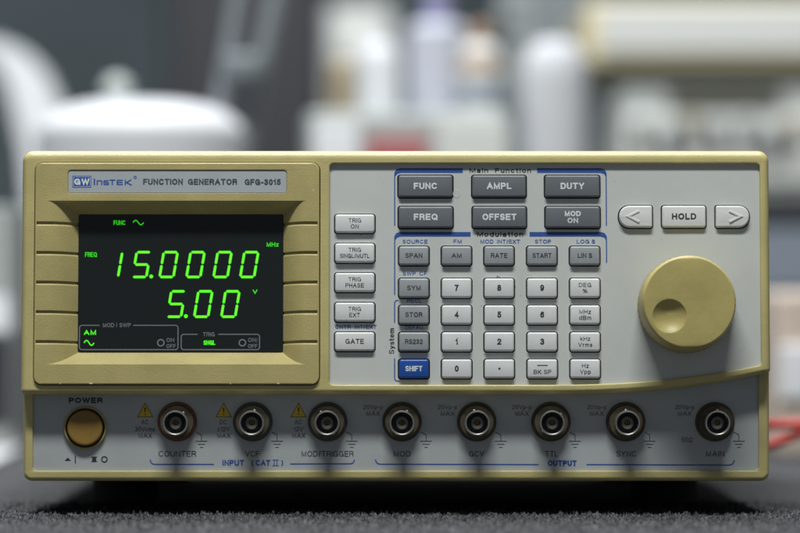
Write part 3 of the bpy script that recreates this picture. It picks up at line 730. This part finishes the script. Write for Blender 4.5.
# ------------------------------------------------------------------ background, standing behind on the bench, out of focus
CZ = 225 * S
def bx_(u, dz): return (u - 400) * S * (1.3 + dz) / 1.3
def bz_(v, dz): return CZ + (290 - v) * S * (1.3 + dz) / 1.3
bm_ = dict(matte=mat('matte_paper', (0.52, 0.53, 0.56), 0.8), steelg=mat('grey_tube_paint', (0.20, 0.22, 0.24), 0.5), soft=mat('pale_plastic', (0.62, 0.63, 0.66), 0.55),
    white=mat('white_gloss_plastic', (0.80, 0.81, 0.84), 0.35), offw=mat('off_white_plastic', (0.62, 0.63, 0.61), 0.5), lilac=mat('lilac_film', (0.46, 0.47, 0.54), 0.4),
    purple=mat('violet_cap', (0.26, 0.25, 0.42), 0.4), grey=mat('mid_grey_paint', (0.17, 0.19, 0.205), 0.5), lgrey=mat('light_grey_paint', (0.36, 0.38, 0.37), 0.5), dgrey=mat('dark_grey_paint', (0.022, 0.023, 0.029), 0.6),
    red=mat('red_panel', (0.42, 0.11, 0.12), 0.4), tan=mat('tan_plastic', (0.30, 0.25, 0.17), 0.5), cream=mat('cream_plastic', (0.68, 0.60, 0.38), 0.45), blue=mat('blue_grey_plastic', (0.21, 0.24, 0.29), 0.5),
    orange=mat('orange_label', (0.42, 0.27, 0.18), 0.5), olive=mat('olive_paint_and_shade', (0.06, 0.06, 0.045), 0.6), wall=mat('slate_wall', (0.115, 0.145, 0.16), 0.8, var=0.35, vscale=2.5),
    redw=mat('red_cable_sheath', (0.60, 0.02, 0.012), 0.4), peach=mat('peach_plastic', (0.60, 0.50, 0.42), 0.5), glare=mat('rear_light_white', (0.55, 0.55, 0.57), 0.7))
def empty(name, loc, label, cat):
    e = bpy.data.objects.new(name, None); e.location = loc; COL.objects.link(e); e['label'] = label; e['category'] = cat; return e
def rel(V, loc): return [(a - loc[0], b - loc[1], c - loc[2]) for a, b, c in V]
def part(g, name, m, e, sm=32):
    o = mk(name, rel(g.V, e.location), g.F, m, e, sm); return o
def lathez(g, x, y, prof, n=40):
    g.loft([[(x + r * math.cos(2 * math.pi * i / n), y + r * math.sin(2 * math.pi * i / n), z) for i in range(n)] for r, z in prof], True, True)

# wall and far bench edge
g = G(); g.poly([(-3, 3.2, -1.0), (3, 3.2, -1.0), (3, 3.2, 3), (-3, 3.2, 3)])
w = g.build('wall', bm_['wall'], None, 0); w['kind'] = 'structure'; w['label'] = 'dark slate wall far behind the bench'; w['category'] = 'wall'
g = G(); g.poly([(-3, -2, -0.76), (3, -2, -.76), (3, 3.2, -.76), (-3, 3.2, -.76)])
f = g.build('floor', bm_['dgrey'], None, 0); f['kind'] = 'structure'; f['label'] = 'dark floor below the bench'; f['category'] = 'floor'

# magnifier-like domed lid with round knob (left)
dz = .55; cx = bx_(140, dz); y = dz
e = empty('domed_lid', (cx, y, 0), 'shiny white domed lid with a round knob, out of focus behind the display', 'lid')
g = G(); zt = bz_(101, dz); rw = (bx_(238, dz) - bx_(30, dz)) / 2
pr = [(rw * .8, 0.0), (rw * .86, .03), (rw * .98, zt - .05), (rw, zt - .022)]
for i in range(1, 13):
    a = R(90 * i / 12); pr.append((rw * math.cos(a) ** .72 * .995 + .0015, zt - .022 + .022 * math.sin(a) ** .95))
lathez(g, cx, y, pr, 64); part(g, 'lid_body', bm_['soft'], e, 60)
g = G(); kz = zt - .003; kr_ = .0085; pr = [(.004, kz - .002), (.0045, kz + .002)] + [(kr_ * math.sin(R(a)) + .0005, kz + .0095 - kr_ * math.cos(R(a))) for a in range(30, 181, 15)]
lathez(g, bx_(117, dz), y, pr, 24); part(g, 'lid_knob', bm_['lgrey'], e, 60)

# white chair back (far left)
dz = 0.85
e = empty('chair', (bx_(30, dz), dz, -.76), 'white curved chair back sloping down at the far left', 'chair')
g = G()
L_ = [(-30, 38), (0, 40), (22, 50), (42, 70), (56, 100), (72, 150), (100, 230), (112, 330)]
R_ = [(-30, 48), (-8, 58), (4, 76), (11, 100), (17, 126), (22, 150), (30, 230), (34, 330)]
ringsf = []
for yy, sgn in ((dz, 0), (dz + .035, 0)):
    ringsf.append([(bx_(u, dz), yy, bz_(v, dz)) for u, v in L_ + R_[::-1]])
g.loft(ringsf, True, True); part(g, 'backrest', bm_['white'], e, 50)
g = G(); g.box(bx_(26, dz) - .01, bx_(26, dz) + .30, dz - .35, dz + .03, -.34, -.30, .01); part(g, 'seat', bm_['white'], e)
g = G(); g.box(bx_(60, dz), bx_(60, dz) + .03, dz + .04, dz + .06, -.32, bz_(320, dz), .003); part(g, 'back_support', bm_['lgrey'], e)
for a in (0.02, .27):
    for b in (-.33, .0):
        g = G(); x0 = bx_(26, dz) + a; g.box(x0, x0 + .025, dz + b, dz + b + .025, -.76, -.34, .003); part(g, 'leg', bm_['lgrey'], e)

# stand with two slanting tubes
dz = 0.58
e = empty('folding_stand', (bx_(235, dz), dz, 0), 'grey folding stand with two slanting tubes and a clamp', 'stand')
def tube(g, a, b, r, n=16):
    a = Vector(a); b = Vector(b); d = (b - a).normalized(); u = d.cross(Vector((0, 1, 0))).normalized(); w = d.cross(u)
    g.loft([[tuple(p + u * r * math.cos(2 * math.pi * i / n) + w * r * math.sin(2 * math.pi * i / n)) for i in range(n)] for p in (a, b)], True, True)
for (ut, ub, r, yo) in ((243, 214, .0046, 0), (279, 244, .0054, .02)):
    g = G(); dx = (bx_(ut, dz) - bx_(ub, dz)) / (bz_(-30, dz) - bz_(140, dz))
    zt, zb = bz_(-30, dz), 0.004; tube(g, (bx_(ut, dz), dz + yo, zt), (bx_(ut, dz) - dx * (zt - zb), dz + yo, zb), r); part(g, 'tube', bm_['steelg'], e, 50)
g = G(); zc = bz_(67, dz); g.box(bx_(222, dz), bx_(264, dz), dz - .012, dz + .032, zc - .0075, zc + .0075, .004); part(g, 'clamp', bm_['grey'], e)
g = G(); g.box(bx_(150, dz), bx_(225, dz), dz - .03, dz + .05, 0, .008, .002); part(g, 'base', bm_['grey'], e)

# instrument behind, middle, with red panel
dz = .62
e = empty('bench_instrument', (bx_(410, dz), dz, 0), 'pale grey bench instrument with a red panel, behind the top edge', 'instrument')
x0, x1, zt = bx_(304, dz), bx_(513, dz), bz_(111, dz)
g = G(); g.box(x0, x1, dz, dz + .28, .008, zt, .006); part(g, 'case', bm_['lgrey'], e)
g = G(); g.box(bx_(366, dz), bx_(428, dz), dz - .003, dz - .0002, bz_(200, dz), bz_(139, dz), .001); part(g, 'red_panel', bm_['red'], e)
g = G(); g.box(bx_(313, dz), bx_(359, dz), dz - .004, dz - .0002, bz_(200, dz), bz_(124, dz), .001); part(g, 'white_panel', bm_['white'], e)
g = G(); g.box(bx_(436, dz), bx_(508, dz), dz - .004, dz - .0002, bz_(200, dz), bz_(122, dz), .001); part(g, 'white_panel', bm_['offw'], e)
g = G(); g.box(x0 + .004, x1 - .004, dz + .02, dz + .26, 0, .0078); part(g, 'foot_rail', bm_['dgrey'], e)
ztop = zt
# things on top of it
def bottle(name, label, cat, u, dz_, r, z0, zt, m, cap=None, capm=None, shoulder=.25, flat=1.0):
    x = bx_(u, dz_); e = empty(name, (x, dz_, z0), label, cat); g = G(); hh = zt - z0
    pr = [(r * .94, 0), (r, hh * .03), (r, hh * (1 - shoulder))] + [(r * (.45 + .55 * math.cos(R(a))), hh * (1 - shoulder) + hh * shoulder * math.sin(R(a))) for a in (20, 40, 60, 80, 90)]
    lathez(g, x, dz_, [(a, z0 + b) for a, b in pr]); part(g, 'bottle_body', bm_[m], e, 50)
    if cap:
        g = G(); lathez(g, x, dz_, [(r * .42, zt + .0005), (r * .42, zt + cap), (r * .36, zt + cap + .002)]); part(g, 'cap', bm_[capm], e)
    return e
d2 = .72
bottle('plastic_jar', 'round white plastic jar standing on the grey instrument beside the tan jar', 'jar', 379, d2 - .02, .0135, ztop, bz_(44, d2), 'soft', shoulder=.3)
bottle('plastic_jar', 'small tan jar on the left end of the grey instrument', 'jar', 343, d2, .0095, ztop, bz_(58, d2), 'tan', shoulder=.3)
bottle('plastic_bottle', 'tall pale lilac bottle with violet cap on the grey instrument', 'bottle', 437, d2, .0195, ztop, bz_(22, d2), 'lilac', .04, 'purple', .12)
e = bottle('plastic_bottle', 'slim pale bottle with an orange label and dark amber cap', 'bottle', 480, d2 - .04, .0125, ztop, bz_(48, d2), 'offw', .010, 'orange', .2)
g = G(); lathez(g, e.location.x, e.location.y, [(.0128, bz_(76, d2)), (.0128, bz_(62, d2))], 40); part(g, 'label_band', bm_['orange'], e)
g = G(); lathez(g, e.location.x, e.location.y, [(.0129, bz_(108, d2)), (.0129, bz_(88, d2))], 40); part(g, 'blue_band', bm_['blue'], e)
# big white cylinder
d3 = .60
bottle('paper_roll', 'large bright white roll standing right of the grey instrument bottles', 'roll', 555, d3 + .05, .0195, 0.0, bz_(34, d3), 'matte', shoulder=.10)

# dark locker behind the stand
dz = 1.5
e = empty('locker', (bx_(245, dz), dz, -.76), 'dark navy locker standing behind the slanting stand', 'locker')
g = G(); g.box(bx_(165, dz), bx_(330, dz), dz, dz + .3, -.76, bz_(-80, dz), .006); part(g, 'locker_body', bm_['dgrey'], e)
g = G(); g.box(bx_(170, dz), bx_(325, dz), dz - .012, dz - .0002, -.7, bz_(-75, dz), .003); part(g, 'door', bm_['dgrey'], e)
# light grey cabinet further back
dz = 1.15
e = empty('storage_cabinet', (bx_(360, dz), dz, -.02), 'light grey storage cabinet further back between stand and bottles', 'cabinet')
g = G(); g.box(bx_(325, dz), bx_(396, dz), dz, dz + .2, -.002, bz_(4, dz), .004); part(g, 'cabinet_body', bm_['lgrey'], e)
g = G(); g.box(bx_(332, dz), bx_(390, dz), dz - .006, dz - .0002, bz_(60, dz), bz_(12, dz), .002); part(g, 'drawer', bm_['offw'], e)
dz = 1.2
e = empty('equipment_rack', (bx_(540, dz), dz, -.002), 'dark grey equipment rack far behind the white roll', 'rack')
g = G(); g.box(bx_(500, dz), bx_(600, dz), dz, dz + .04, -.002, bz_(-60, dz), .004); part(g, 'rack_body', bm_['grey'], e)
g = G(); g.box(bx_(515, dz), bx_(545, dz), dz - .01, dz - .0002, bz_(100, dz), bz_(40, dz), .002); part(g, 'rack_module', bm_['lgrey'], e)
g = G(); g.box(bx_(500, dz), bx_(528, dz), dz - .01, dz - .0002, bz_(26, dz), bz_(6, dz), .002); part(g, 'rack_module', bm_['lgrey'], e)

# right: two stacked instruments
dz = .80
e = empty('stacked_instrument', (bx_(720, dz), dz, 0), 'lower light grey instrument of the stack at the right', 'instrument')
x0, x1 = bx_(614, dz), bx_(880, dz); zt = bz_(88, dz)
g = G(); g.box(x0, x1, dz, dz + .3, .01, zt, .006); part(g, 'case', bm_['lgrey'], e)
g = G(); g.box(bx_(622, dz), bx_(840, dz), dz - .004, dz - .0002, bz_(185, dz), bz_(112, dz), .002); part(g, 'front_panel', bm_['offw'], e)
g = G(); g.box(bx_(668, dz), bx_(780, dz), dz - .005, dz - .0002, bz_(110, dz), bz_(91, dz), .001); part(g, 'dark_window', bm_['olive'], e)
g = G(); g.box(bx_(700, dz), bx_(880, dz) - .002, dz - .006, dz - .0002, bz_(226, dz), bz_(197, dz), .001); part(g, 'dark_window', bm_['dgrey'], e)
g = G(); g.box(bx_(700, dz), bx_(880, dz) - .002, dz - .006, dz - .0002, bz_(290, dz), bz_(228, dz), .001); part(g, 'blue_panel', bm_['blue'], e)
g = G(); g.box(x0 + .01, x1 - .01, dz + .02, dz + .28, 0, .0098); part(g, 'foot_rail', bm_['dgrey'], e)
for a, v_, m_ in ((640, 128, 'lgrey'), (668, 136, 'grey'), (690, 124, 'tan'), (716, 132, 'grey'), (744, 126, 'lgrey'), (768, 138, 'grey'), (790, 128, 'tan')):
    g = G(); X0, Z0 = bx_(a, dz), bz_(v_, dz)
    g.loft([[(X0 + r_ * math.cos(2 * math.pi * i / 20), yy, Z0 + r_ * math.sin(2 * math.pi * i / 20)) for i in range(20)] for r_, yy in ((.006, dz - .0042), (.0055, dz - .018), (.0045, dz - .0195))], False, True)
    part(g, 'dial', bm_[m_], e, 40)
zs = zt
e = empty('stacked_instrument', (bx_(720, dz), dz, zs), 'upper cream framed instrument of the stack at the right', 'instrument')
z0 = bz_(66, dz); z1 = bz_(1, dz)
g = G(); g.box(bx_(586, dz), bx_(900, dz), dz, dz + .3, z0, z1, .005); part(g, 'case', bm_['cream'], e)
g = G(); g.box(bx_(600, dz), bx_(885, dz), dz - .004, dz - .0002, z0 + .008, z1 - .003, .002); part(g, 'front_panel', bm_['offw'], e)
for a in (625, 860):
    g = G(); g.box(bx_(a, dz), bx_(a + 16, dz), dz + .03, dz + .27, zs + .0001, z0 - .0001); part(g, 'foot', bm_['olive'], e)
g = G(); g.box(bx_(606, dz), bx_(890, dz), dz + .004, dz + .028, zs + .0001, z0 - .0001); part(g, 'gap_shade_plate', bm_['olive'], e)  # dark plate added as the shadow band between the two instruments

# right gap: peach bin
dz = .45
e = empty('storage_bin', (bx_(800, dz), dz, 0), 'peach coloured plastic bin behind the right edge', 'bin')
g = G(); g.box(bx_(776, dz), bx_(880, dz), dz, dz + .12, 0, bz_(292, dz), .005); part(g, 'bin_body', bm_['peach'], e)
g = G(); g.box(bx_(776, dz) + .001, bx_(880, dz), dz - .004, dz - .0002, bz_(400, dz), bz_(345, dz), .002); part(g, 'label_strip', bm_['white'], e)
# left gap: white box and dark adaptor
dz = .5
e = empty('carton', (bx_(-30, dz), dz, 0), 'white carton with a pink stripe beyond the left edge', 'carton')
g = G(); g.box(bx_(-120, dz), bx_(12, dz), dz, dz + .1, 0, bz_(206, dz), .002); part(g, 'box_body', bm_['lgrey'], e)
g = G(); g.box(bx_(-110, dz), bx_(11, dz), dz - .003, dz - .0002, bz_(332, dz), bz_(296, dz), .001); part(g, 'stripe', bm_['white'], e)
g = G(); g.box(bx_(-110, dz), bx_(11, dz), dz - .003, dz - .0002, bz_(425, dz), bz_(338, dz), .001); part(g, 'dark_panel', bm_['dgrey'], e)
g = G()  # pale sheet added in place of strong rear light falling on the bench
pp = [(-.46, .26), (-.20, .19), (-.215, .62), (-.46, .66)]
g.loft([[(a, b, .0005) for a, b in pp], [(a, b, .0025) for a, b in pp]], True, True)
o = g.build('rear_light_patch', bm_['glare'], None, 0); tagit(o, 'blurred white paper sheet, added to stand in for rear light on the bench at the lower left', 'glare')

# red cables at the right
def cable(name, pts, r, m, label):
    c = bpy.data.curves.new(name, 'CURVE'); c.dimensions = '3D'; c.bevel_depth = r; c.bevel_resolution = 4; c.resolution_u = 10
    s_ = c.splines.new('NURBS'); s_.points.add(len(pts) - 1)
    for i, p in enumerate(pts): s_.points[i].co = (*p, 1)
    s_.use_endpoint_u = True; s_.order_u = 4
    o0 = bpy.data.objects.new(name, c); me = bpy.data.meshes.new_from_object(o0); bpy.data.objects.remove(o0)
    me.materials.clear(); me.materials.append(m); me.shade_smooth()
    o = bpy.data.objects.new(name, me); COL.objects.link(o); return tagit(o, label, 'cable')
cable('cable', [(.10, .30, .020), (.145, .22, .027), (.17, .20, .0275), (.20, .20, .029), (.26, .20, .028), (.33, .22, .0025)], .0023, bm_['redw'], 'red cable arching right of the instrument, upper strand')
cable('cable', [(.11, .25, .0025), (.145, .20, .012), (.165, .20, .0165), (.18, .20, .022), (.20, .22, .027), (.25, .24, .020), (.31, .28, .0025)], .0023, bm_['redw'], 'red cable right of the instrument, lower rising strand')

# ------------------------------------------------------------------ lamps, world, camera
def area(name, loc, target, sx, sy, power, col):
    l = bpy.data.lights.new(name, 'AREA'); l.shape = 'RECTANGLE'; l.size = sx; l.size_y = sy; l.energy = power; l.color = col
    o = bpy.data.objects.new(name, l); COL.objects.link(o); o.location = loc
    o.rotation_euler = (Vector(target) - Vector(loc)).to_track_quat('-Z', 'Y').to_euler(); return o
area('ceiling_lamp', (-0.05, -0.62, 1.55), (0, 0, .08), .78, .15, 33, (0.97, 1.0, 0.97))
area('rear_ceiling_lamp', (-0.25, 0.50, 1.7), (-.05, .95, .1), 1.3, .4, 45, (0.96, 0.98, 1.0))
w = bpy.data.worlds.new('World'); scene.world = w; w.use_nodes = True
bg = w.node_tree.nodes['Background']; bg.inputs['Color'].default_value = (0.80, 0.90, 1.0, 1); bg.inputs['Strength'].default_value = 0.13

cam = bpy.data.cameras.new('camera'); co = bpy.data.objects.new('camera', cam); COL.objects.link(co); scene.camera = co
co.location = (0, -1.3, CZ); co.rotation_euler = (R(90), 0, 0)
cam.sensor_width = 36; cam.lens = 36 * 1.3 / (800 * S); cam.shift_y = (290 - 266.5) / 800
cam.clip_start = .05; cam.clip_end = 50
cam.dof.use_dof = True; cam.dof.focus_distance = 1.3 - .006; cam.dof.aperture_fstop = 3.7; cam.dof.aperture_blades = 7
scene.view_settings.view_transform = 'Standard'; scene.view_settings.look = 'None'; scene.view_settings.exposure = 0; scene.view_settings.gamma = 1
scene.render.engine = 'CYCLES'; scene.cycles.use_denoising = True
